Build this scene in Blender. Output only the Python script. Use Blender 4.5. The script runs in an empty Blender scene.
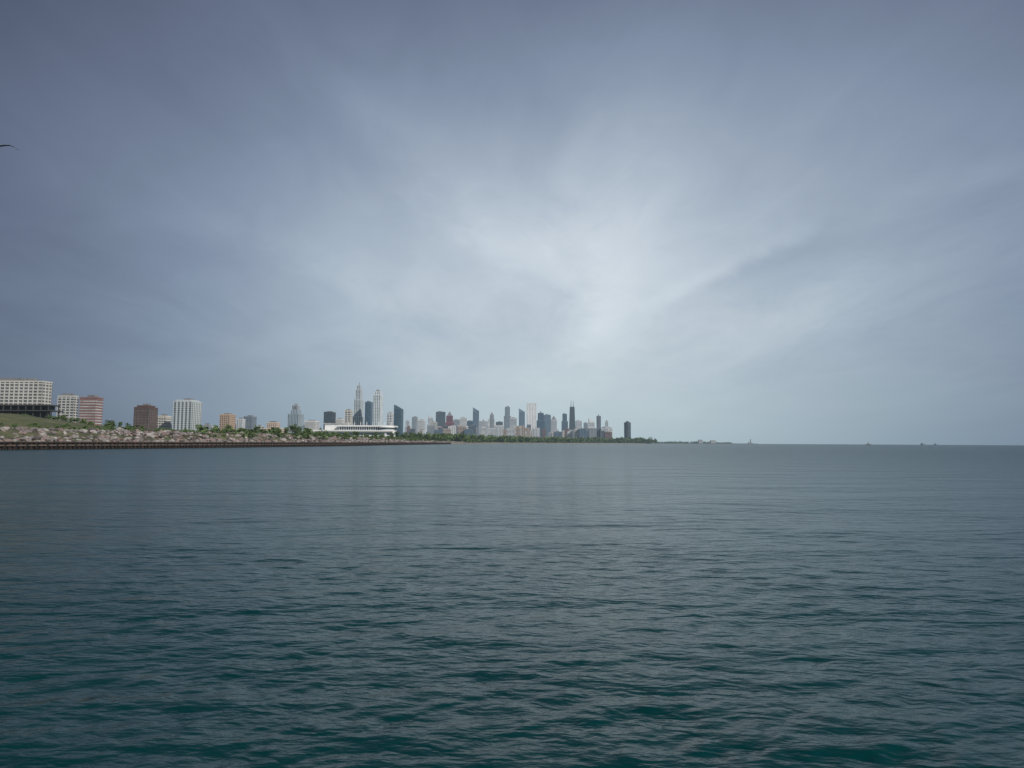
import bpy, math, random
import numpy as np
from mathutils import Vector, Euler
random.seed(7); rng=np.random.default_rng(7)
scene=bpy.context.scene
scene.view_settings.view_transform='Standard'
try: scene.view_settings.look='None'
except Exception: pass
scene.view_settings.exposure=0

CAM_H=4.0; F=700.0
def hor(u): return 442.5+(u-512)*0.005
def sx(u,d): return (u-512)/F*d          # east offset of image pixel column u at range d (m)
def sz(u,v,d): return CAM_H+(hor(u)-v)/F*d   # height of image pixel row v at range d (m)

# ------------------------------------------------------------------ materials
def N(nt,t,**k):
    n=nt.nodes.new(t)
    for a,b in k.items(): setattr(n,a,b)
    return n
def M(nt,op,a,b=None,c=None,clamp=False):
    n=nt.nodes.new('ShaderNodeMath'); n.operation=op; n.use_clamp=clamp
    for i,v in enumerate((a,b,c)):
        if v is None: continue
        if isinstance(v,(int,float)): n.inputs[i].default_value=v
        else: nt.links.new(v,n.inputs[i])
    return n.outputs[0]
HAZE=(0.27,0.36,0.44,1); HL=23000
def finish(nt,shader,haze_len=HL):  # aerial haze painted into the material as a glow growing with distance
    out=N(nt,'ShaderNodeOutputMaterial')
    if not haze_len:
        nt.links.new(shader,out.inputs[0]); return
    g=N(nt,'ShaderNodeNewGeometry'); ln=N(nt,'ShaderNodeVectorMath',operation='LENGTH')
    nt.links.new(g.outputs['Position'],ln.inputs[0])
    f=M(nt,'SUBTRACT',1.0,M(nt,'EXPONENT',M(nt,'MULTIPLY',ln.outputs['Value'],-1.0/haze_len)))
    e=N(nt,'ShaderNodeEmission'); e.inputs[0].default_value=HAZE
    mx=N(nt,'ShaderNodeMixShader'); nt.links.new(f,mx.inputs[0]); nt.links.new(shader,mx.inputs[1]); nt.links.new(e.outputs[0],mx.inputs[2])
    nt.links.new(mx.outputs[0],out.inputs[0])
def mat(name,col,rough=.7,var=.25,scale=.2,haze=HL,metal=0,spec=.5,col2=None):
    m=bpy.data.materials.new(name); m.use_nodes=True; nt=m.node_tree; nt.nodes.clear()
    b=N(nt,'ShaderNodeBsdfPrincipled'); b.inputs['Roughness'].default_value=rough; b.inputs['Metallic'].default_value=metal
    b.inputs['Specular IOR Level'].default_value=spec
    g=N(nt,'ShaderNodeNewGeometry'); no=N(nt,'ShaderNodeTexNoise'); no.inputs['Scale'].default_value=scale; no.inputs['Detail'].default_value=4
    nt.links.new(g.outputs['Position'],no.inputs['Vector'])
    r=N(nt,'ShaderNodeValToRGB'); c2=col2 or tuple(min(1,c*(1+var)) for c in col); c1=tuple(c*(1-var) for c in col)
    r.color_ramp.elements[0].position=.3; r.color_ramp.elements[1].position=.7
    r.color_ramp.elements[0].color=(*c1,1); r.color_ramp.elements[1].color=(*c2,1)
    nt.links.new(no.outputs[0],r.inputs[0]); nt.links.new(r.outputs[0],b.inputs['Base Color'])
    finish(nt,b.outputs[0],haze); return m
_mc={}
def cm(kind,col,**k):
    key=(kind,tuple(col))
    if key not in _mc: _mc[key]=mat(kind,col,**k)
    return _mc[key]

# ------------------------------------------------------------------ mesh builder
class MB:
    def __init__(s): s.v=[];s.f=[];s.m=[]
    def box(s,x0,x1,y0,y1,z0,z1,m=0,top=1.0):
        i=len(s.v); cx,cy=(x0+x1)/2,(y0+y1)/2
        for z,k in((z0,1),(z1,top)):
            for x,y in((x0,y0),(x1,y0),(x1,y1),(x0,y1)): s.v.append((cx+(x-cx)*k,cy+(y-cy)*k,z))
        for q in((0,3,2,1),(4,5,6,7),(0,1,5,4),(1,2,6,5),(2,3,7,6),(3,0,4,7)): s.f.append(tuple(i+a for a in q)); s.m.append(m)
    def prism(s,cx,cy,r0,r1,z0,z1,n=10,m=0,sy=1.0):
        i=len(s.v)
        for z,r in((z0,r0),(z1,r1)):
            for k in range(n):
                a=2*math.pi*k/n; s.v.append((cx+r*math.cos(a),cy+sy*r*math.sin(a),z))
        for k in range(n):
            s.f.append((i+k,i+(k+1)%n,i+n+(k+1)%n,i+n+k)); s.m.append(m)
        s.f.append(tuple(i+n+k for k in range(n))); s.m.append(m)
        s.f.append(tuple(i+k for k in reversed(range(n)))); s.m.append(m)
    def obj(s,name,mats,smooth=False):
        me=bpy.data.meshes.new(name); me.from_pydata(s.v,[],s.f)
        for m in mats: me.materials.append(m)
        me.polygons.foreach_set('material_index',s.m)
        if smooth: me.polygons.foreach_set('use_smooth',[True]*len(s.f))
        me.update(); o=bpy.data.objects.new(name,me); scene.collection.objects.link(o); return o

# ------------------------------------------------------------------ shoreline & land
SH=[(60,-245),(280,-205),(400,-178),(650,-150),(930,-149),(1400,-124),(2000,-70),(2800,90),(3500,400),(4000,730),(4200,850),(4300,840),(4500,350),(6500,500),(9500,600)]
SHy=[a for a,b in SH]; SHx=[b for a,b in SH]
def shore(y): return float(np.interp(y,SHy,SHx))
def sstep(a,b,x):
    t=np.clip((x-a)/(b-a),0,1); return t*t*(3-2*t)
def land_z(t,y):
    plat=np.interp(y,[0,900,1500,9500],[9.0,8.5,5.5,5.0]); w=np.interp(y,[0,1400,1800],[3.2,3.0,2.2])
    z=w+(plat-w)*sstep(2,34,t)
    z=z+11*sstep(45,112,t)*np.exp(-((y-380)/85.0)**2)
    return z
ys=np.concatenate([np.arange(60,700,8),np.arange(700,1500,25),np.arange(1500,9500,100)])
ts=np.concatenate([[0],np.arange(1,40,3),np.arange(44,200,9),[230,300,450,800,1500,3000,6000,12000]])
V=[];
for y in ys:
    s=shore(y)
    for t in ts:
        V.append((s-.6-t,y,float(land_z(t,y))+ (math.sin(y*.11+t*.3)*.35+math.sin(y*.037+t*.09)*.5)*(1 if 6<t<300 else 0)))
nT=len(ts); Fc=[]
for i in range(len(ys)-1):
    for j in range(nT-1):
        a=i*nT+j; Fc.append((a,a+nT,a+nT+1,a+1)[::-1])
me=bpy.data.meshes.new('ground'); me.from_pydata(V,[],Fc); me.polygons.foreach_set('use_smooth',[True]*len(Fc))
g=bpy.data.objects.new('ground',me); scene.collection.objects.link(g)
me.materials.append(mat('grass_ground',(0.05,0.07,0.028),rough=.95,var=.35,scale=.09,col2=(0.12,0.12,0.055)))
# outer shore skirt of rubble for the far coast
mb=MB()
for i in range(len(ys)-1):
    if ys[i]<1400: continue
    y0,y1=ys[i],ys[i+1]; a,b=shore(y0),shore(y1); n=len(mb.v)
    mb.v+=[(a+5,y0,-.5),(b+5,y1,-.5),(b-.7,y1,3.4),(a-.7,y0,3.4)]; mb.f.append((n,n+1,n+2,n+3)); mb.m.append(0)
mb.obj('stone_revetment',[mat('limestone',(0.16,0.145,0.12),var=.5,scale=.1)])

# sea wall (steel sheet piling with waling and cap)
mb=MB(); y=62.0; k=0
while y<1900:
    a,b=shore(y),shore(y+2.4); x=a
    mb.box(x-.55,x,y,y+1.25,-2,3.05,0)
    mb.box(x-.95,x-.35,y+1.25,y+2.4,-2,3.05,0)
    if k%2==0: mb.box(x+.02,x+.5,y+.2,y+.95,-2,3.3,2)
    n=len(mb.v)
    for (x0,yy) in((a,y),(b,y+2.4)):
        mb.v+=[(x0+.30,yy,3.06),(x0+.30,yy,3.45),(x0-1.3,yy,3.45),(x0-1.3,yy,3.06)]
    for q in((0,4,5,1),(1,5,6,2),(2,6,7,3),(3,7,4,0)): mb.f.append(tuple(n+c for c in q)); mb.m.append(1)
    n=len(mb.v)
    for (x0,yy) in((a,y),(b,y+2.4)):
        mb.v+=[(x0+.22,yy,1.5),(x0+.22,yy,2.1),(x0-.2,yy,2.1),(x0-.2,yy,1.5)]
    for q in((0,4,5,1),(1,5,6,2),(2,6,7,3),(3,7,4,0)): mb.f.append(tuple(n+c for c in q)); mb.m.append(1)
    y+=2.4; k+=1
mb.obj('sheet_pile_seawall',[mat('rusty_steel',(0.04,0.028,0.025),rough=.9,var=.5,scale=.6,spec=.2),mat('concrete_cap',(0.11,0.085,0.07),rough=.9,var=.3,scale=.4,spec=.2),mat('dark_timber',(0.02,0.017,0.016),rough=.9,var=.4,scale=.8,spec=.2)])

# riprap boulders
import bmesh
bm=bmesh.new(); bmesh.ops.create_icosphere(bm,subdivisions=1,radius=1); bv=np.array([v.co[:] for v in bm.verts]); bf=np.array([[v.index for v in f.verts] for f in bm.faces]); bm.free()
def rocks(name,samples,mats):
    vs=[];fs=[];ms=[];n=0
    for (x,y,z,r) in samples:
        q=bv*(1+rng.uniform(-.28,.28,(len(bv),1)))*np.array([rng.uniform(.8,1.5),rng.uniform(.8,1.5),rng.uniform(.55,.9)])*r
        a=rng.uniform(0,6.28); c,s=math.cos(a),math.sin(a)
        q=np.stack([q[:,0]*c-q[:,1]*s,q[:,0]*s+q[:,1]*c,q[:,2]+q[:,0]*rng.uniform(-.3,.3)],1)+[x,y,z]
        vs.append(q); fs.append(bf+n); n+=len(bv); ms+= [int(rng.integers(0,len(mats)))]*len(bf)
    vs=np.concatenate(vs); fs=np.concatenate(fs)
    me=bpy.data.meshes.new(name); me.from_pydata(vs.tolist(),[],fs.tolist())
    for m in mats: me.materials.append(m)
    me.polygons.foreach_set('material_index',ms); o=bpy.data.objects.new(name,me); scene.collection.objects.link(o)
S=[]
for _ in range(9000):
    y=180+ (rng.random()**1.5)*1500; t=rng.uniform(1.5,38 if y<600 else 26)
    if abs(t-17+2*math.sin(y*.05))<2.2 and rng.random()<.8: continue
    r=math.exp(rng.normal(-.25,.42))*(1 if y<600 else 1.3); r=min(r,2.1)
    S.append((shore(y)-.6-t,y,float(land_z(t,y))+.25*r,r))
rocks('riprap_boulders',S,[mat('boulder_grey',(0.19,0.17,0.165),rough=.9,var=.35,scale=.8,spec=.2),mat('boulder_pink',(0.21,0.155,0.145),rough=.9,var=.35,scale=.8,spec=.2),mat('boulder_pale',(0.31,0.285,0.27),rough=.9,var=.3,scale=.8,spec=.2),mat('boulder_dark',(0.08,0.07,0.065),rough=.9,var=.3,scale=.8,spec=.2)])

# ------------------------------------------------------------------ trees
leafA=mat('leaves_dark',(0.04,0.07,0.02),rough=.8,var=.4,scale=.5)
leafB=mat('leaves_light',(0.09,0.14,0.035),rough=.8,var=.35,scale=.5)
bark=mat('bark',(0.07,0.055,0.04),rough=.9)
def add_crown(vs,fs,ms,cx,cy,z0,h,w,nq,ls,spread=.75):
    # several clumps of small leaf faces
    ncl=rng.integers(6,11); cl=[]
    for _ in range(ncl):
        a=rng.uniform(0,6.28); rr=rng.uniform(0,w*.36); zz=z0+h*rng.uniform(.42,.88)
        cl.append((cx+rr*math.cos(a),cy+rr*math.sin(a),zz,w*rng.uniform(.16,.30)))
    for _ in range(nq):
        c=cl[rng.integers(0,ncl)]; d=rng.normal(size=3); d/=math.sqrt(d@d); d*=c[3]*rng.uniform(.5,1.1)
        p=np.array([c[0],c[1],c[2]])+d*[1,1,.8]
        a=rng.normal(size=3); a/=math.sqrt(a@a); e=rng.normal(size=3); b=np.array([a[1]*e[2]-a[2]*e[1],a[2]*e[0]-a[0]*e[2],a[0]*e[1]-a[1]*e[0]]); b/=math.sqrt(b@b)
        s=ls*rng.uniform(.6,1.3); n=len(vs)
        vs += [tuple(p+a*s),tuple(p+b*s*.7),tuple(p-a*s),tuple(p-b*s*.7)]
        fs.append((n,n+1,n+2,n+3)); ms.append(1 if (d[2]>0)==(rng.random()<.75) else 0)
def tree_mesh(name,h,w):
    vs=[];fs=[];ms=[]
    def limb(p0,p1,r0,r1,k=6):
        n=len(vs); p0=np.array(p0);p1=np.array(p1); ax=p1-p0; ax=ax/np.linalg.norm(ax)
        u=np.cross(ax,[.3,.9,.1]); u/=np.linalg.norm(u); v=np.cross(ax,u)
        for p,r in((p0,r0),(p1,r1)):
            for i in range(k):
                a=6.283*i/k; vs.append(tuple(p+(u*math.cos(a)+v*math.sin(a))*r))
        for i in range(k): fs.append((n+i,n+(i+1)%k,n+k+(i+1)%k,n+k+i)); ms.append(2)
    limb((0,0,-1),(0,0,h*.45),h*.03,h*.018); limb((0,0,h*.45),(w*.05,0,h*.8),h*.018,h*.006)
    for i in range(5):
        a=i*1.3; limb((0,0,h*(.25+.06*i)),(math.cos(a)*w*.3,math.sin(a)*w*.3,h*(.55+.06*i)),h*.012,h*.004)
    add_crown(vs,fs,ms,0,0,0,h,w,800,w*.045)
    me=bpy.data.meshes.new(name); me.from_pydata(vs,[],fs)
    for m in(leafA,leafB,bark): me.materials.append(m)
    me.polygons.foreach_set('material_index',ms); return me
TM=[tree_mesh('tree_mesh',8,w) for w in(6,7.5,9,5)]
def place_tree(u,d,h,name='shade_tree'):
    x=sx(u,d); t=shore(d)-.6-x
    o=bpy.data.objects.new(name,random.choice(TM)); s=h/8; o.scale=(s*random.uniform(.9,1.3),s*random.uniform(.9,1.3),s)
    o.rotation_euler=(0,0,random.uniform(0,6.28)); o.location=(x,d,float(land_z(max(t,0),d))-.2); scene.collection.objects.link(o)
for u,d,h in [(112,440,5),(121,470,5.5),(131,500,5),(143,470,4.5),(233,560,5),(241,590,7),(250,600,6),(262,640,6),(287,700,10),(293,690,14),(298,720,11),(309,800,8),(318,850,7),(330,930,8),(338,900,8),(212,640,6),(204,700,8),(186,640,7),(170,600,6),(392,1250,15),(398,1280,19),(405,1300,16),(413,1280,15),(421,1350,17),(428,1300,13),(435,1400,15),(275,720,8),(64,430,4),(78,440,3.5)]:
    place_tree(u,d,h)
def tree_mass(name,pts,nq=110,ls=.9):
    vs=[];fs=[];ms=[]
    for (x,y,z,h,w) in pts:
        add_crown(vs,fs,ms,x,y,z-h*.35,h*1.25,w,nq,ls*w/9)
    me=bpy.data.meshes.new(name); me.from_pydata(vs,[],fs)
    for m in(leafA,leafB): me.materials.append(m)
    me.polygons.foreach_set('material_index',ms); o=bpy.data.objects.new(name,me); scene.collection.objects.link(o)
P=[]
for _ in range(230):   # parkland behind riprap
    y=rng.uniform(560,1400); t=rng.uniform(40,240); h=rng.uniform(4,10)
    P.append((shore(y)-t,y,float(land_z(t,y)),h,h*1.3))
tree_mass('park_trees',P)
P=[]
for _ in range(420):   # trees along far lake front
    y=1400+2500*rng.random()**.8; t=rng.uniform(12,160); h=rng.uniform(10,20)*(.8+y/5000)
    P.append((shore(y)-t,y,4,h,h*1.5))
for _ in range(130):
    y=rng.uniform(3900,4250); t=rng.uniform(15,520); h=rng.uniform(16,30); P.append((shore(y)-t,y,4,h,h*1.4))
for _ in range(26):
    x=rng.normal(745,45); P.append((min(x,835),4100+rng.uniform(-40,40),5,rng.uniform(24,42),36))
tree_mass('lakefront_trees',P)
P=[]
for _ in range(60):
    x=rng.uniform(1560,2150); P.append((x,6900+rng.uniform(-20,40),4,rng.uniform(8,20)*(1 if x<1950 else .5),rng.uniform(30,60)))
for _ in range(50):
    x=rng.uniform(1180,1600); P.append((x,6900+rng.uniform(-20,40),4,rng.uniform(5,9),rng.uniform(30,60)))
tree_mass('distant_tree_line',P,60)
P=[]
for _ in range(170):
    y=rng.uniform(420,620); t=rng.uniform(40,150); h=rng.uniform(1,3.6)
    P.append((shore(y)-t,y,float(land_z(t,y)),h,h*1.8))
for _ in range(160):
    y=rng.uniform(240,430); t=rng.uniform(38,70); h=rng.uniform(.8,2.0)
    P.append((shore(y)-t,y,float(land_z(t,y)),h,h*2))
for _ in range(260):   # growth on the upper rubble
    y=rng.uniform(450,1400); t=rng.uniform(16,38); h=rng.uniform(1.2,4.2)
    P.append((shore(y)-t,y,float(land_z(t,y)),h,h*2))
tree_mass('shrubs',P,80,.9)

# ------------------------------------------------------------------ buildings
def tower(name,u0,u1,v,d,wall,glass=(0.05,0.07,0.09),style='grid',tiers=((0,1,0),),side=.3,roof='box',storey=None,bay=None,depth=None,z0=2):
    X0=sx(u0,d); top=sz((u0+u1)/2,v,d)
    if u1<430 and depth is None:
        um=u1-side*(u1-u0); X1=sx(um,d); t1=(u1-512)/F; dep=max(8,min(X1/t1-d,1.6*(X1-X0)+20))
    else: X1=sx(u1,d); dep=depth or (X1-X0)*.8
    W=X1-X0; H=top-z0; mb=MB(); near=d<2600
    st=storey or (3.1 if near else 7.0); by=bay or (4.2 if near else 9.0)
    wf={'grid':.38,'bands':.5,'ribs':.22,'glass':.14}[style]; pf={'grid':.22,'bands':0,'ribs':.45,'glass':.08}[style]
    for (a,b,ins) in tiers:
        x0,x1=X0+W*ins,X1-W*ins; y0,y1=d+dep*ins,d+dep*(1-ins); za,zb=z0+H*a,z0+H*b
        mb.box(x0+.45,x1-.45,y0+.45,y1-.45,za,zb-.3,1)
        n=max(1,int((zb-za)/st)); sh=(zb-za)/n
        for k in range(n): mb.box(x0,x1,y0,y1,za+k*sh,za+k*sh+sh*wf,0)
        mb.box(x0-.1,x1+.1,y0-.1,y1+.1,zb-max(.8,st*.35),zb+.4,0)
        if pf:
            for (p0,p1,ax) in((x0,x1,0),(y0,y1,1)):
                nb=max(2,int(round((p1-p0)/by))); bw=(p1-p0)/nb
                for k in range(nb+1):
                    c=p0+k*bw; h=bw*pf/2
                    if ax==0:
                        for (q0,q1) in((y0-.06,y0+.4),(y1-.4,y1+.06)): mb.box(max(c-h,x0-.06),min(c+h,x1+.06),q0,q1,za,zb-.02,0)
                    else:
                        for (q0,q1) in((x0-.06,x0+.4),(x1-.4,x1+.06)): mb.box(q0,q1,max(c-h,y0-.05),min(c+h,y1+.05),za,zb-.02,0)
    ins=tiers[-1][2]; x0,x1=X0+W*ins,X1-W*ins; y0,y1=d+dep*ins,d+dep*(1-ins); w=x1-x0; dd=y1-y0; k=W*.12 if W>15 else W*.1
    if roof=='box':
        a=random.uniform(.15,.35); mb.box(x0+w*a,x0+w*(a+.4),y0+dd*.3,y0+dd*.75,top+.4,top+.4+min(7,max(3,H*.03)),2)
        mb.box(x0+w*.7,x0+w*.85,y0+dd*.2,y0+dd*.6,top+.4,top+3,2)
    elif roof=='spire': mb.prism(x0+w*.5,y0+dd*.5,w*.16,w*.02,top+.4,top+H*.07,6,2)
    elif roof=='slant':
        i=len(mb.v); mb.v+=[(x0,y0,top+.4),(x1,y0,top+.4),(x1,y1,top+.4),(x0,y1,top+.4),(x0,y0,top+w*.6),(x0,y1,top+w*.6)]
        for q in((0,1,4),(3,5,2),(0,4,5,3),(1,2,5,4)): mb.f.append(tuple(i+c for c in q)); mb.m.append(0)
    elif roof=='pyramid': mb.box(x0+w*.08,x1-w*.08,y0+dd*.08,y1-dd*.08,top+.4,top+w*.7,2,top=.08)
    return mb.obj(name,[cm('facade_wall',wall,rough=.75,var=.12,scale=.03),cm('facade_glass',glass,rough=.25,var=.4,scale=.12),cm('roof_plant',(0.18,0.18,0.18))])

white=(0.74,0.73,0.71); cream=(0.60,0.56,0.50); tan=(0.42,0.32,0.25); brick=(0.19,0.10,0.08); brown=(0.10,0.06,0.05)
grey=(0.33,0.35,0.37); lgrey=(0.60,0.62,0.64); dgrey=(0.06,0.07,0.08); blue=(0.09,0.14,0.20); bgl=(0.04,0.08,0.12)
# near-shore apartment slabs
tower('apartment_slab',-30,51,381,700,(0.50,0.49,0.46),(0.14,0.145,0.15),'grid',side=.12,storey=3.1,bay=4.6)
tower('apartment_slab',57,78,396,900,(0.50,0.49,0.47),(0.10,0.11,0.12),'grid',side=.2,storey=3.3,bay=5)
tower('apartment_slab',79,103,397.5,905,(0.22,0.12,0.115),(0.40,0.39,0.38),'bands',side=.3,storey=3.4,bay=6)
tower('apartment_tower',134,158,405.5,1100,brown,(0.12,0.11,0.11),'grid',side=.4,storey=4,bay=6,tiers=((0,.95,0),(.95,1,.12)))
tower('apartment_block',157,172,416,1250,cream,style='grid',side=.4,storey=4)
tower('apartment_tower',173,202,400,1200,(0.46,0.49,0.50),(0.06,0.09,0.11),'ribs',tiers=((0,.97,0),(.97,1,.1)),side=.35,bay=7,storey=3.6)
tower('apartment_block',203,213,425,1400,grey,style='bands',side=.3)
tower('apartment_tower',220,236,414.5,1500,(0.48,0.34,0.24),style='grid',side=.4,storey=4)
tower('apartment_tower',237,246,419,1700,lgrey,style='ribs',side=.4)
tower('apartment_tower',244,257,416.5,1800,(0.20,0.24,0.28),style='grid',side=.4)
tower('apartment_block',262,286,422.5,1500,(0.56,0.45,0.36),style='grid',side=.3,storey=4,tiers=((0,.7,0),(.7,1,.22)))
tower('apartment_tower',288,304,410,1900,(0.32,0.38,0.42),bgl,'ribs',tiers=((0,.88,0),(.88,1,.18)),side=.35)
tower('apartment_tower',292,300,405,1960,lgrey,bgl,'glass',side=.3)
tower('office_block',305,320,421,2000,white,style='bands',side=.3)
tower('apartment_tower',324,336,412,2300,dgrey,bgl,'grid',side=.35)
tower('office_block',336,345,419,2300,white,style='bands',side=.3)
tower('apartment_tower',345,353,410,2600,cream,style='grid',side=.3)
# tall pair at the near end of downtown
tower('glass_skyscraper',353,365,385,3000,(0.50,0.54,0.56),(0.05,0.09,0.11),'ribs',tiers=((0,.45,0),(.45,.75,.08),(.75,.93,.2),(.93,1,.3)),side=.35,roof='spire',storey=6,bay=8)
tower('office_tower',365,373,402,3100,blue,bgl,'glass',side=.3)
tower('glass_skyscraper',373,386,391,2900,(0.64,0.68,0.70),(0.06,0.11,0.15),'ribs',tiers=((0,.93,0),(.93,1,.12)),side=.45,storey=6,bay=8)
tower('office_tower',387,394,413,3100,lgrey,style='grid',side=.3)
tower('office_tower',394,405,409,3200,(0.05,0.10,0.125),bgl,'glass',side=.35,roof='slant')
row=[(405,412,421,lgrey,'grid'),(412,419,417,grey,'ribs'),(418,427,420,white,'bands'),(427,434,418,lgrey,'ribs'),(430,437,422,cream,'grid'),(436,445,412,dgrey,'grid'),(445,454,416,(0.22,0.04,0.045),'bands'),
(453,461,420,grey,'grid'),(460,467,418,white,'grid'),(466,474,421,blue,'glass'),(473,479,411,(0.12,0.17,0.23),'ribs'),(479,488,421,lgrey,'grid'),(487,496,419,white,'grid'),(490,494,415,grey,'ribs'),(496,503,422,dgrey,'grid'),
(504,511,407,(0.26,0.31,0.35),'ribs'),(510,517,418,lgrey,'bands'),(519,525,412,(0.16,0.22,0.29),'grid'),
(537,545,413,(0.09,0.15,0.23),'glass'),(544,551,415,(0.14,0.20,0.27),'ribs'),(551,557,420,lgrey,'grid'),(562,568,414,(0.12,0.19,0.26),'glass'),(576,582,421,lgrey,'ribs'),(584,588,423,grey,'grid'),
(588,596,422,white,'bands'),(597,601,416,(0.16,0.17,0.20),'ribs'),(603,610,427,grey,'grid'),(605,609,422,lgrey,'ribs')]
rf=['box','box','box','slant','spire','box','pyramid']
for i,(a,b,v,c,st) in enumerate(row):
    d=4700+(i*733)%1300
    tiers=((0,1,0),) if i%3 else ((0,.75,0),(.75,1,.14))
    tower('office_skyscraper',a,b,v+(.0),d,c,(0.04,0.07,0.10),st,tiers=tiers,roof=rf[i%7])
tower('marble_skyscraper',527,536.5,403,5000,(0.80,0.80,0.79),(0.5,0.52,0.54),'ribs',roof='none',bay=12)
# tapered tower with twin antennas
def tapered():
    d=5800; cx=sx(572.3,d); w=sx(575.6,d)-sx(569,d); top=sz(572,407,d); mb=MB()
    n=22
    for k in range(n):
        f0=k/n; a=w*(1-.33*f0)/2; b=w*(1-.33*(k+1)/n)/2; z0=2+(top-2)*f0; z1=2+(top-2)*(k+1)/n
        mb.box(cx-a,cx+a,d-a,d+a,z0,z1-2.2,1,top=b/a); mb.box(cx-a-.4,cx+a+.4,d-a-.4,d+a+.4,z1-2.2,z1,0)
    for s in(-1,1): mb.prism(cx+s*w*.17,d,2.6,.9,top,top+55,6,0)
    mb.obj('tapered_antenna_skyscraper',[cm('facade_wall',dgrey),cm('facade_glass',(0.03,0.045,0.06))])
tapered()
# curved lake tower
mb=MB(); d=5200; cx=sx(627.5,d); r=sx(631,d)-cx; top=sz(627,422.5,d)
n=18
for k in range(n):
    z0=2+(top-2)*k/n; z1=2+(top-2)*(k+1)/n; mb.prism(cx,d,r*.95,r*.95,z0,z1-2.5,12,1); mb.prism(cx,d,r,r,z1-2.5,z1,12,0)
mb.prism(cx,d,r*.45,r*.45,top,top+9,12,0)
mb.obj('curved_apartment_tower',[cm('facade_wall',dgrey),cm('facade_glass',(0.03,0.045,0.06))])
# low background city fabric: many small blocks
rb=random.Random(3)
cols=[cream,lgrey,grey,white,white,dgrey,brick,blue,tan]
for (u0,u1,dn,vlo,vhi,cnt) in [(300,350,2600,424,430,6),(395,520,4200,425,431,34),(520,612,4600,428,433,26),(110,300,1700,424,431,24)]:
    for i in range(cnt):
        u=rb.uniform(u0,u1); w=rb.uniform(3,8); 
        tower('city_building',u,u+w,rb.uniform(vlo,vhi),dn+rb.uniform(-300,300),rb.choice(cols),style=rb.choice(['grid','bands','ribs']),side=.3,storey=4 if dn<2600 else 7)

# convention centre: long white halls with overhanging roof, rib trusses and glazed rotunda end
def convention():
    mb=MB(); d=1650
    X=lambda u:sx(u,d); Z=lambda v:sz(355,v,d)
    mb.box(X(316)+1,X(392)-1,d+1,d+60,3,Z(431)-1,0)
    mb.box(X(316)+1.5,X(392)-1.5,d+.4,d+2,Z(434.8),Z(432.8),1)
    mb.box(X(314),X(393),d-4,d+64,Z(431)-1,Z(430)-.2,0)
    mb.box(X(338),X(390),d+20,d+90,Z(430),Z(426.5),1)
    for k in range(24):
        x=X(338)+(X(390)-X(338))*k/23; mb.box(x-.6,x+.6,d+19,d+20.5,Z(430),Z(426.5),0)
    mb.box(X(336),X(392),d+14,d+94,Z(426.5),Z(425.2),0)
    mb.box(X(322),X(345),d+30,d+80,Z(430),Z(424),0); mb.box(X(321),X(346),d+28,d+82,Z(424),Z(423),2)
    for k in range(9):
        x=X(340)+(X(389)-X(340))*k/8; mb.box(x-.5,x+.5,d+30,d+31,Z(425.2),Z(421.5),0); 
    mb.prism(X(386),d+18,18,18,3,Z(429.5),20,0); mb.prism(X(386),d+18,16.5,16.5,Z(429.5),Z(427.3),20,1); mb.prism(X(386),d+18,19,17,Z(427.3),Z(426.2),20,0)
    mb.obj('convention_center',[cm('white_panels',(0.76,0.76,0.74),rough=.5,var=.06),cm('facade_glass',(0.05,0.08,0.10)),cm('roof_plant',(0.35,0.35,0.35))])
convention()
# low dark open deck (elevated walkway / terrace building) in front of nearest slab
mb=MB(); d=560; x0,x1=sx(-20,d),sx(49,d); zt=sz(20,404.5,d)
mb.box(x0,x1,d,d+14,zt-1.0,zt,0); mb.box(x0,x1-3,d+3,d+12,zt-4.5,zt-1.0,1); mb.box(x0,x1+2,d-1,d+15,zt-5.4,zt-4.5,0)
k=x0
while k<x1: mb.box(k,k+.6,d+.2,d+.8,8,zt-1.0,0); mb.box(k,k+.6,d+13,d+13.6,8,zt-1.0,0); k+=6
mb.box(x0,x1-6,d+5,d+11,6,zt-5.4,1)
mb.obj('terrace_pavilion',[cm('dark_concrete',(0.05,0.05,0.05)),cm('dark_glass',(0.015,0.017,0.02),rough=.4)])

# far breakwater / peninsula, lighthouse
mb=MB(); d=6800
mb.box(sx(640,d),sx(757,d),d,d+60,-1,6,0); mb.box(sx(690,d),sx(733,d),d+60,d+160,-1,9,0)
for a,b,v in((699,703,440.0),(711,716,440.6)):
    mb.box(sx(a,d),sx(b,d),d+20,d+50,6,sz(a,v,d),1); mb.box(sx(a,d)+5,sx(b,d)-5,d+25,d+45,sz(a,v,d),sz(a,v,d)+4,1)
mb.obj('breakwater',[mat('breakwater_stone',(0.08,0.09,0.085)),mat('breakwater_sheds',(0.3,0.3,0.3))])
mb=MB(); x=sx(750,d)
mb.box(x-22,x+16,d-8,d+14,3,17,0); mb.prism(x,d,6.5,4.5,17,38,12,0); mb.prism(x,d,6.5,6.5,38,39.5,12,1); mb.prism(x,d,3.8,3.8,39.5,44,10,1); mb.prism(x,d,4.4,.4,44,48,10,1)
mb.obj('lighthouse',[mat('lighthouse_white',(0.25,0.25,0.25)),mat('lighthouse_red',(0.12,0.05,0.04))])
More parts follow.
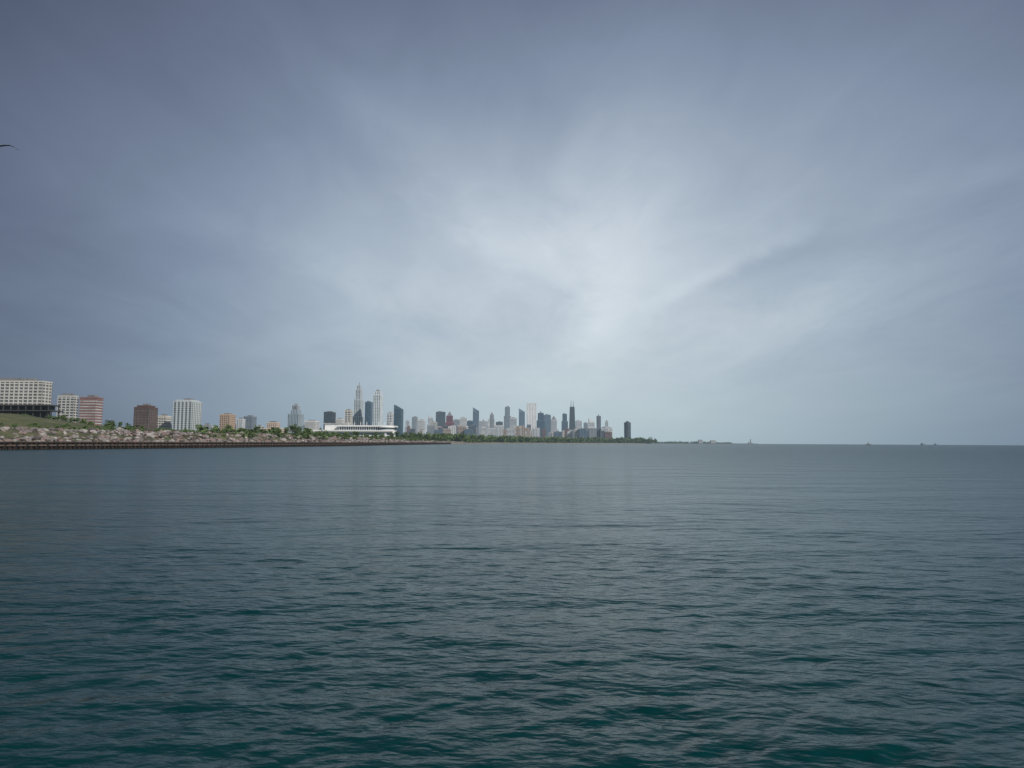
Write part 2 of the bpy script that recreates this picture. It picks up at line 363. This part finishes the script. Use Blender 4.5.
# ships and intake cribs
def ship(u,d,L):
    x=sx(u,d); mb=MB()
    n=len(mb.v)
    mb.v+=[(x-L/2,d-5,-.5),(x+L*.42,d-5,-.5),(x+L*.42,d+5,-.5),(x-L/2,d+5,-.5),(x-L/2-1,d-6,L*.09),(x+L*.45,d-6,L*.12),(x+L*.45,d+6,L*.12),(x-L/2-1,d+6,L*.09),(x+L*.5,d,-.5),(x+L*.56,d,L*.16)]
    for q in((0,1,5,4),(1,8,9,5),(8,2,6,9),(2,3,7,6),(3,0,4,7),(4,5,6,7),(5,9,6)): mb.f.append(tuple(n+c for c in q)); mb.m.append(0)
    mb.box(x-L*.1,x+L*.28,d-4,d+4,L*.1,L*.24,1); mb.box(x+L*.02,x+L*.22,d-3,d+3,L*.24,L*.34,1); mb.prism(x-L*.02,d,L*.045,L*.035,L*.24,L*.44,10,0); mb.prism(x+L*.12,d,.5,.2,L*.34,L*.7,6,0)
    mb.obj('tugboat',[cm('ship_hull',(0.03,0.03,0.035)),cm('ship_house',(0.25,0.25,0.25))])
ship(867,3500,28)
def crib(u,d,s=1):
    x=sx(u,d); mb=MB(); mb.prism(x,d,17*s,17*s,-2,7*s,16,0); mb.prism(x,d,11*s,11*s,7*s,15*s,16,1); mb.prism(x,d,12*s,3*s,15*s,20*s,16,0); mb.prism(x+4*s,d,1,.6,20*s,28*s,6,0); mb.box(x+17*s,x+30*s,d-2,d+2,5*s,7*s,0); mb.prism(x+30*s,d,4*s,4*s,-2,9*s,10,0)
    mb.obj('water_intake_crib',[cm('crib_stone',(0.05,0.05,0.05)),cm('crib_house',(0.10,0.08,0.07))])
crib(921,6500,.9); crib(934,6600,.75)
# ------------------------------------------------------------------ gull
def gull(loc,head):
    vs=[];fs=[];ms=[]
    def loft(secs,m,cap=True):
        n0=len(vs); k=len(secs[0])
        for s in secs: vs.extend(s)
        for i in range(len(secs)-1):
            for j in range(k):
                fs.append((n0+i*k+j,n0+i*k+(j+1)%k,n0+(i+1)*k+(j+1)%k,n0+(i+1)*k+j)); ms.append(m)
        fs.append(tuple(n0+j for j in reversed(range(k)))); ms.append(m)
        fs.append(tuple(n0+(len(secs)-1)*k+j for j in range(k))); ms.append(m)
    def ring(x,z,ry,rz): return [(x,ry*math.cos(a),z+rz*math.sin(a)) for a in [6.283*i/10 for i in range(10)]]
    loft([ring(-.30,.01,.07,.006),ring(-.22,.0,.05,.012),ring(-.15,0,.04,.03),ring(-.05,0,.065,.06),ring(.05,0,.07,.065),ring(.13,.01,.05,.05),ring(.17,.02,.035,.035),ring(.20,.025,.038,.038),ring(.235,.022,.025,.026),ring(.25,.018,.01,.012)],0)
    loft([ring(.248,.018,.009,.01),ring(.28,.014,.006,.008),ring(.305,.006,.002,.003)],2)
    for s in(-1,1):
        secs=[]
        for (y,z,xc,ch) in((.04,.02,.02,.17),(.2,.11,.05,.16),(.34,.16,.07,.14),(.5,.13,.03,.11),(.62,.07,-.03,.07),(.70,.02,-.10,.02)):
            y*=s; secs.append([(xc+ch*.5,y,z),(xc+ch*.2,y,z+.013),(xc-ch*.2,y,z+.008),(xc-ch*.5,y,z-.002),(xc-ch*.2,y,z-.004),(xc+ch*.3,y,z-.004)])
        loft(secs[:5],1); loft(secs[4:],3)
    me=bpy.data.meshes.new('gull'); me.from_pydata(vs,[],fs)
    for m in(mat('gull_white',(0.6,0.6,0.6),haze=0),mat('gull_grey',(0.16,0.17,0.19),haze=0),mat('gull_beak',(0.5,0.3,0.05),haze=0),mat('gull_black',(0.03,0.03,0.03),haze=0)): me.materials.append(m)
    me.polygons.foreach_set('material_index',ms); me.polygons.foreach_set('use_smooth',[True]*len(fs))
    o=bpy.data.objects.new('gull',me); o.location=loc; o.rotation_euler=head; scene.collection.objects.link(o)
gull((-19.02,25,4+10.79),(math.radians(8),math.radians(-4),math.radians(110)))

# ------------------------------------------------------------------ water: one sheet out to the horizon, real waves near the pier
ang=np.concatenate([np.radians(np.linspace(-48,48,900)),np.radians(np.linspace(48,312,110)[1:-1])])
rad=[2.0]
while rad[-1]<200: rad.append(rad[-1]*1.0058+.002)
while rad[-1]<70000: rad.append(rad[-1]*1.05)
rad=np.array(rad); nr,na=len(rad),len(ang)
R,A=np.meshgrid(rad,ang,indexing='ij'); Xw=R*np.sin(A); Yw=R*np.cos(A)
Z=np.zeros_like(R); sp=np.maximum(np.gradient(rad)[:,None],R*math.radians(96/900))
wr=np.random.default_rng(11)
for i in range(100):
    L=0.17*(9**wr.random()); th=math.radians(wr.normal(-66,34)); kx,ky=math.cos(th)*6.2832/L,math.sin(th)*6.2832/L
    amp=0.0024*L**0.75*wr.uniform(.5,1.2); fade=np.clip((L/sp-3)/3,0,1)
    ph=wr.uniform(0,6.28)+.8*np.sin(Xw*.31+Yw*.23+i)+.6*np.sin(Xw*.13-Yw*.27+2*i)
    Z+=amp*fade*np.sin(kx*Xw+ky*Yw+ph)
Z*=.8+.35*np.sin(Xw*.05+.8*np.sin(Yw*.04))*np.sin(Yw*.07+1.1*np.sin(Xw*.03))
co=np.stack([Xw,Yw,Z],-1).reshape(-1,3)
i0=np.arange(nr-1)[:,None]*na; j0=np.arange(na)[None,:]; j1=(j0+1)%na
q=np.stack([i0+j0,i0+na+j0,i0+na+j1,i0+j1],-1).reshape(-1,4)[:, ::-1]
cen=len(co); co=np.vstack([co,[[0,0,0]]])
tri=[(cen,int((k+1)%na),int(k)) for k in range(na)]
me=bpy.data.meshes.new('water')
nq=len(q); me.vertices.add(len(co)); me.vertices.foreach_set('co',co.astype(np.float32).ravel())
loops=np.concatenate([q.ravel(),np.array(tri).ravel()]); me.loops.add(len(loops)); me.loops.foreach_set('vertex_index',loops.astype(np.int32))
ls=np.concatenate([np.arange(nq)*4,nq*4+np.arange(len(tri))*3]); me.polygons.add(len(ls)); me.polygons.foreach_set('loop_start',ls.astype(np.int32))
me.update(calc_edges=True); me.polygons.foreach_set('use_smooth',[True]*len(ls))
wo=bpy.data.objects.new('water',me); scene.collection.objects.link(wo)
m=bpy.data.materials.new('lake_water'); m.use_nodes=True; nt=m.node_tree; nt.nodes.clear()
b=N(nt,'ShaderNodeBsdfPrincipled'); b.inputs['IOR'].default_value=1.333; b.inputs['Specular IOR Level'].default_value=.27
geo=N(nt,'ShaderNodeNewGeometry')
# sheltered and smoother by the pier, wind-ruffled (unresolved wavelets) further out on the lake
ln=N(nt,'ShaderNodeVectorMath',operation='LENGTH'); nt.links.new(geo.outputs['Position'],ln.inputs[0])
mr=N(nt,'ShaderNodeMapRange'); mr.interpolation_type='SMOOTHSTEP'; nt.links.new(M(nt,'LOGARITHM',M(nt,'MAXIMUM',ln.outputs['Value'],1.0),10.0),mr.inputs['Value'])
for k_,v_ in(('From Min',.9),('From Max',2.7),('To Min',.10),('To Max',.27)): mr.inputs[k_].default_value=v_
nt.links.new(mr.outputs[0],b.inputs['Roughness'])
def wn(sc,rot,detail,dist=.3):
    mp=N(nt,'ShaderNodeMapping'); mp.inputs['Scale'].default_value=sc; mp.inputs['Rotation'].default_value=(0,0,math.radians(rot))
    nt.links.new(geo.outputs['Position'],mp.inputs[0]); n=N(nt,'ShaderNodeTexNoise'); n.inputs['Scale'].default_value=1; n.inputs['Detail'].default_value=detail; n.inputs['Distortion'].default_value=dist
    nt.links.new(mp.outputs[0],n.inputs[0]); return n.outputs[0]
n1=wn((3,6,1),22,3); n2=wn((.6,1.25,1),18,3); n3=wn((.02,.045,1),10,3); n4=wn((.06,.14,1),12,5)
hgt=M(nt,'ADD',M(nt,'ADD',M(nt,'MULTIPLY',n1,.032),M(nt,'MULTIPLY',n2,.15)),M(nt,'MULTIPLY',n4,.7))
bp=N(nt,'ShaderNodeBump'); bp.inputs['Strength'].default_value=1; bp.inputs['Distance'].default_value=1.0; nt.links.new(hgt,bp.inputs['Height']); nt.links.new(bp.outputs[0],b.inputs['Normal'])
cr=N(nt,'ShaderNodeValToRGB'); cr.color_ramp.elements[0].position=.3; cr.color_ramp.elements[1].position=.7
cr.color_ramp.elements[0].color=(0.0008,0.028,0.031,1); cr.color_ramp.elements[1].color=(0.0012,0.038,0.041,1)
nt.links.new(n3,cr.inputs[0]); nt.links.new(cr.outputs[0],b.inputs['Base Color'])
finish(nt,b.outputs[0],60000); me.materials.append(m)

# ------------------------------------------------------------------ sky
SUN_EL,SUN_AZ=36,128   # azimuth clockwise from +Y (north)
w=bpy.data.worlds.new('World'); scene.world=w; w.use_nodes=True; nt=w.node_tree; nt.nodes.clear()
sky=N(nt,'ShaderNodeTexSky'); sky.sky_type='NISHITA'; sky.sun_disc=False; sky.sun_elevation=math.radians(SUN_EL); sky.sun_rotation=math.radians(SUN_AZ); sky.air_density=1; sky.dust_density=2
tc=N(nt,'ShaderNodeTexCoord'); sep=N(nt,'ShaderNodeSeparateXYZ'); nt.links.new(tc.outputs['Generated'],sep.inputs[0])
X,Y,Zz=sep.outputs; Zp=M(nt,'MAXIMUM',Zz,0.0)
dx=M(nt,'SUBTRACT',X,.09); dz=M(nt,'SUBTRACT',Zp,.14)
r2=M(nt,'ADD',M(nt,'MULTIPLY',dx,dx),M(nt,'MULTIPLY',M(nt,'MULTIPLY',dz,dz),2.2))
gau=M(nt,'EXPONENT',M(nt,'MULTIPLY',r2,-1/.315))
den=M(nt,'ADD',Zp,.16); cxn=M(nt,'DIVIDE',X,den); cyn=M(nt,'DIVIDE',Y,den)
cmb=N(nt,'ShaderNodeCombineXYZ'); nt.links.new(cxn,cmb.inputs[0]); nt.links.new(cyn,cmb.inputs[1])
def cn(sc,loc,det,dist,rgh=.5):
    mp=N(nt,'ShaderNodeMapping'); mp.inputs['Scale'].default_value=sc; mp.inputs['Location'].default_value=loc; nt.links.new(cmb.outputs[0],mp.inputs[0])
    n=N(nt,'ShaderNodeTexNoise'); n.inputs['Scale'].default_value=1; n.inputs['Detail'].default_value=det; n.inputs['Distortion'].default_value=dist; n.inputs['Roughness'].default_value=rgh
    nt.links.new(mp.outputs[0],n.inputs[0]); return n.outputs[0]
c1=cn((.9,.6,1),(3.1,4.7,0),5,.5); c2=cn((2.1,1.15,1),(7,2,0),6,.7,.55); c3=cn((5.0,2.4,1),(2,9,0),6,1.2,.6)
n1c=M(nt,'SUBTRACT',c1,.5); n2c=M(nt,'SUBTRACT',c2,.5)
cl=M(nt,'ADD',M(nt,'ADD',M(nt,'MULTIPLY',n1c,.5),M(nt,'MULTIPLY',n2c,.38)),M(nt,'MULTIPLY',M(nt,'SUBTRACT',c3,.5),.17))
def wisp(a,b_,s,amp,wob=.35):
    (ax,ay),(bx,by)=a,b_; Ln=math.hypot(bx-ax,by-ay); ux,uy=(bx-ax)/Ln,(by-ay)/Ln
    qx=M(nt,'SUBTRACT',cxn,ax); qy=M(nt,'SUBTRACT',cyn,ay)
    t=M(nt,'ADD',M(nt,'MULTIPLY',qx,ux),M(nt,'MULTIPLY',qy,uy)); d=M(nt,'SUBTRACT',M(nt,'MULTIPLY',qx,uy),M(nt,'MULTIPLY',qy,ux))
    d=M(nt,'ADD',d,M(nt,'ADD',M(nt,'MULTIPLY',n2c,wob),M(nt,'MULTIPLY',n1c,wob)))
    tt=M(nt,'DIVIDE',M(nt,'SUBTRACT',t,Ln/2),Ln*.55); dd=M(nt,'DIVIDE',d,s)
    e=M(nt,'ADD',M(nt,'POWER',M(nt,'ABSOLUTE',tt),2.0),M(nt,'MULTIPLY',dd,dd))
    k=M(nt,'MULTIPLY',M(nt,'EXPONENT',M(nt,'MULTIPLY',e,-1.0)),M(nt,'MULTIPLY',M(nt,'ADD',.1,M(nt,'ADD',c2,c3)),.9))
    return M(nt,'MULTIPLY',M(nt,'MULTIPLY',k,M(nt,'GREATER_THAN',Y,0.0)),amp)
for args in [((.28,1.7),(.42,3.4),.14,.28),((.20,1.2),(.40,2.9),.32,.10),((.50,2.8),(.86,2.1),.08,.18),((.68,2.6),(1.05,2.0),.09,-.15),((-.5,1.1),(.12,2.5),.10,.15),((1.0,1.8),(1.35,1.4),.10,.10),((-.9,1.9),(-.2,2.7),.18,.10),((1.5,1.9),(1.1,3.2),.25,.14)]:
    cl=M(nt,'ADD',cl,wisp(*args))
fadeh=M(nt,'MULTIPLY',Zp,6,clamp=True)
mod=M(nt,'ADD',1.0,M(nt,'MULTIPLY',cl,fadeh))
L=M(nt,'ADD',M(nt,'MULTIPLY',M(nt,'MULTIPLY',gau,mod),.54),.028)
# colour ramp over brightness: deep slate blue -> pale white-blue
rp=N(nt,'ShaderNodeValToRGB'); e=rp.color_ramp.elements
e[0].position=0; e[0].color=(.012,.017,.029,1); e[1].position=1; e[1].color=(.85,.90,.97,1)
for p,c in((.06,(.047,.062,.100)),(.14,(.128,.160,.240)),(.25,(.232,.290,.398)),(.42,(.400,.475,.575)),(.6,(.59,.66,.74))):
    x=e.new(p); x.color=(*c,1)
nt.links.new(L,rp.inputs[0])
# greener/greyer haze near horizon
hz=N(nt,'ShaderNodeMixRGB'); hz.blend_type='MULTIPLY'; hz.inputs[2].default_value=(.95,1.03,.96,1)
nt.links.new(M(nt,'EXPONENT',M(nt,'MULTIPLY',Zp,-8)),hz.inputs[0]); nt.links.new(rp.outputs[0],hz.inputs[1])
b1=N(nt,'ShaderNodeBackground'); nt.links.new(sky.outputs[0],b1.inputs[0]); b1.inputs[1].default_value=.06
b2=N(nt,'ShaderNodeBackground'); nt.links.new(hz.outputs[0],b2.inputs[0]); b2.inputs[1].default_value=1
mx=N(nt,'ShaderNodeMixShader'); mx.inputs[0].default_value=.93; nt.links.new(b1.outputs[0],mx.inputs[1]); nt.links.new(b2.outputs[0],mx.inputs[2])
o=N(nt,'ShaderNodeOutputWorld'); nt.links.new(mx.outputs[0],o.inputs[0])
# sun
sl=bpy.data.lights.new('sun','SUN'); sl.energy=3.9; sl.angle=math.radians(1.5); sl.color=(1,.96,.90); so=bpy.data.objects.new('sun',sl); scene.collection.objects.link(so)
az,el=math.radians(SUN_AZ),math.radians(SUN_EL); dv=Vector((math.sin(az)*math.cos(el),math.cos(az)*math.cos(el),math.sin(el)))
so.rotation_euler=dv.to_track_quat('Z','Y').to_euler(); so.location=(50,-50,80)
# camera
cd=bpy.data.cameras.new('camera'); cd.sensor_width=36; cd.lens=F/1024*36; cd.clip_start=.1; cd.clip_end=150000
c=bpy.data.objects.new('camera',cd); scene.collection.objects.link(c); c.location=(0,0,CAM_H)
p=math.atan(58.5/F)
from mathutils import Matrix
c.matrix_world=Matrix.Translation((0,0,CAM_H))@Matrix.Rotation(math.pi/2+p,4,'X')@Matrix.Rotation(math.radians(.29),4,'Z')
scene.camera=c
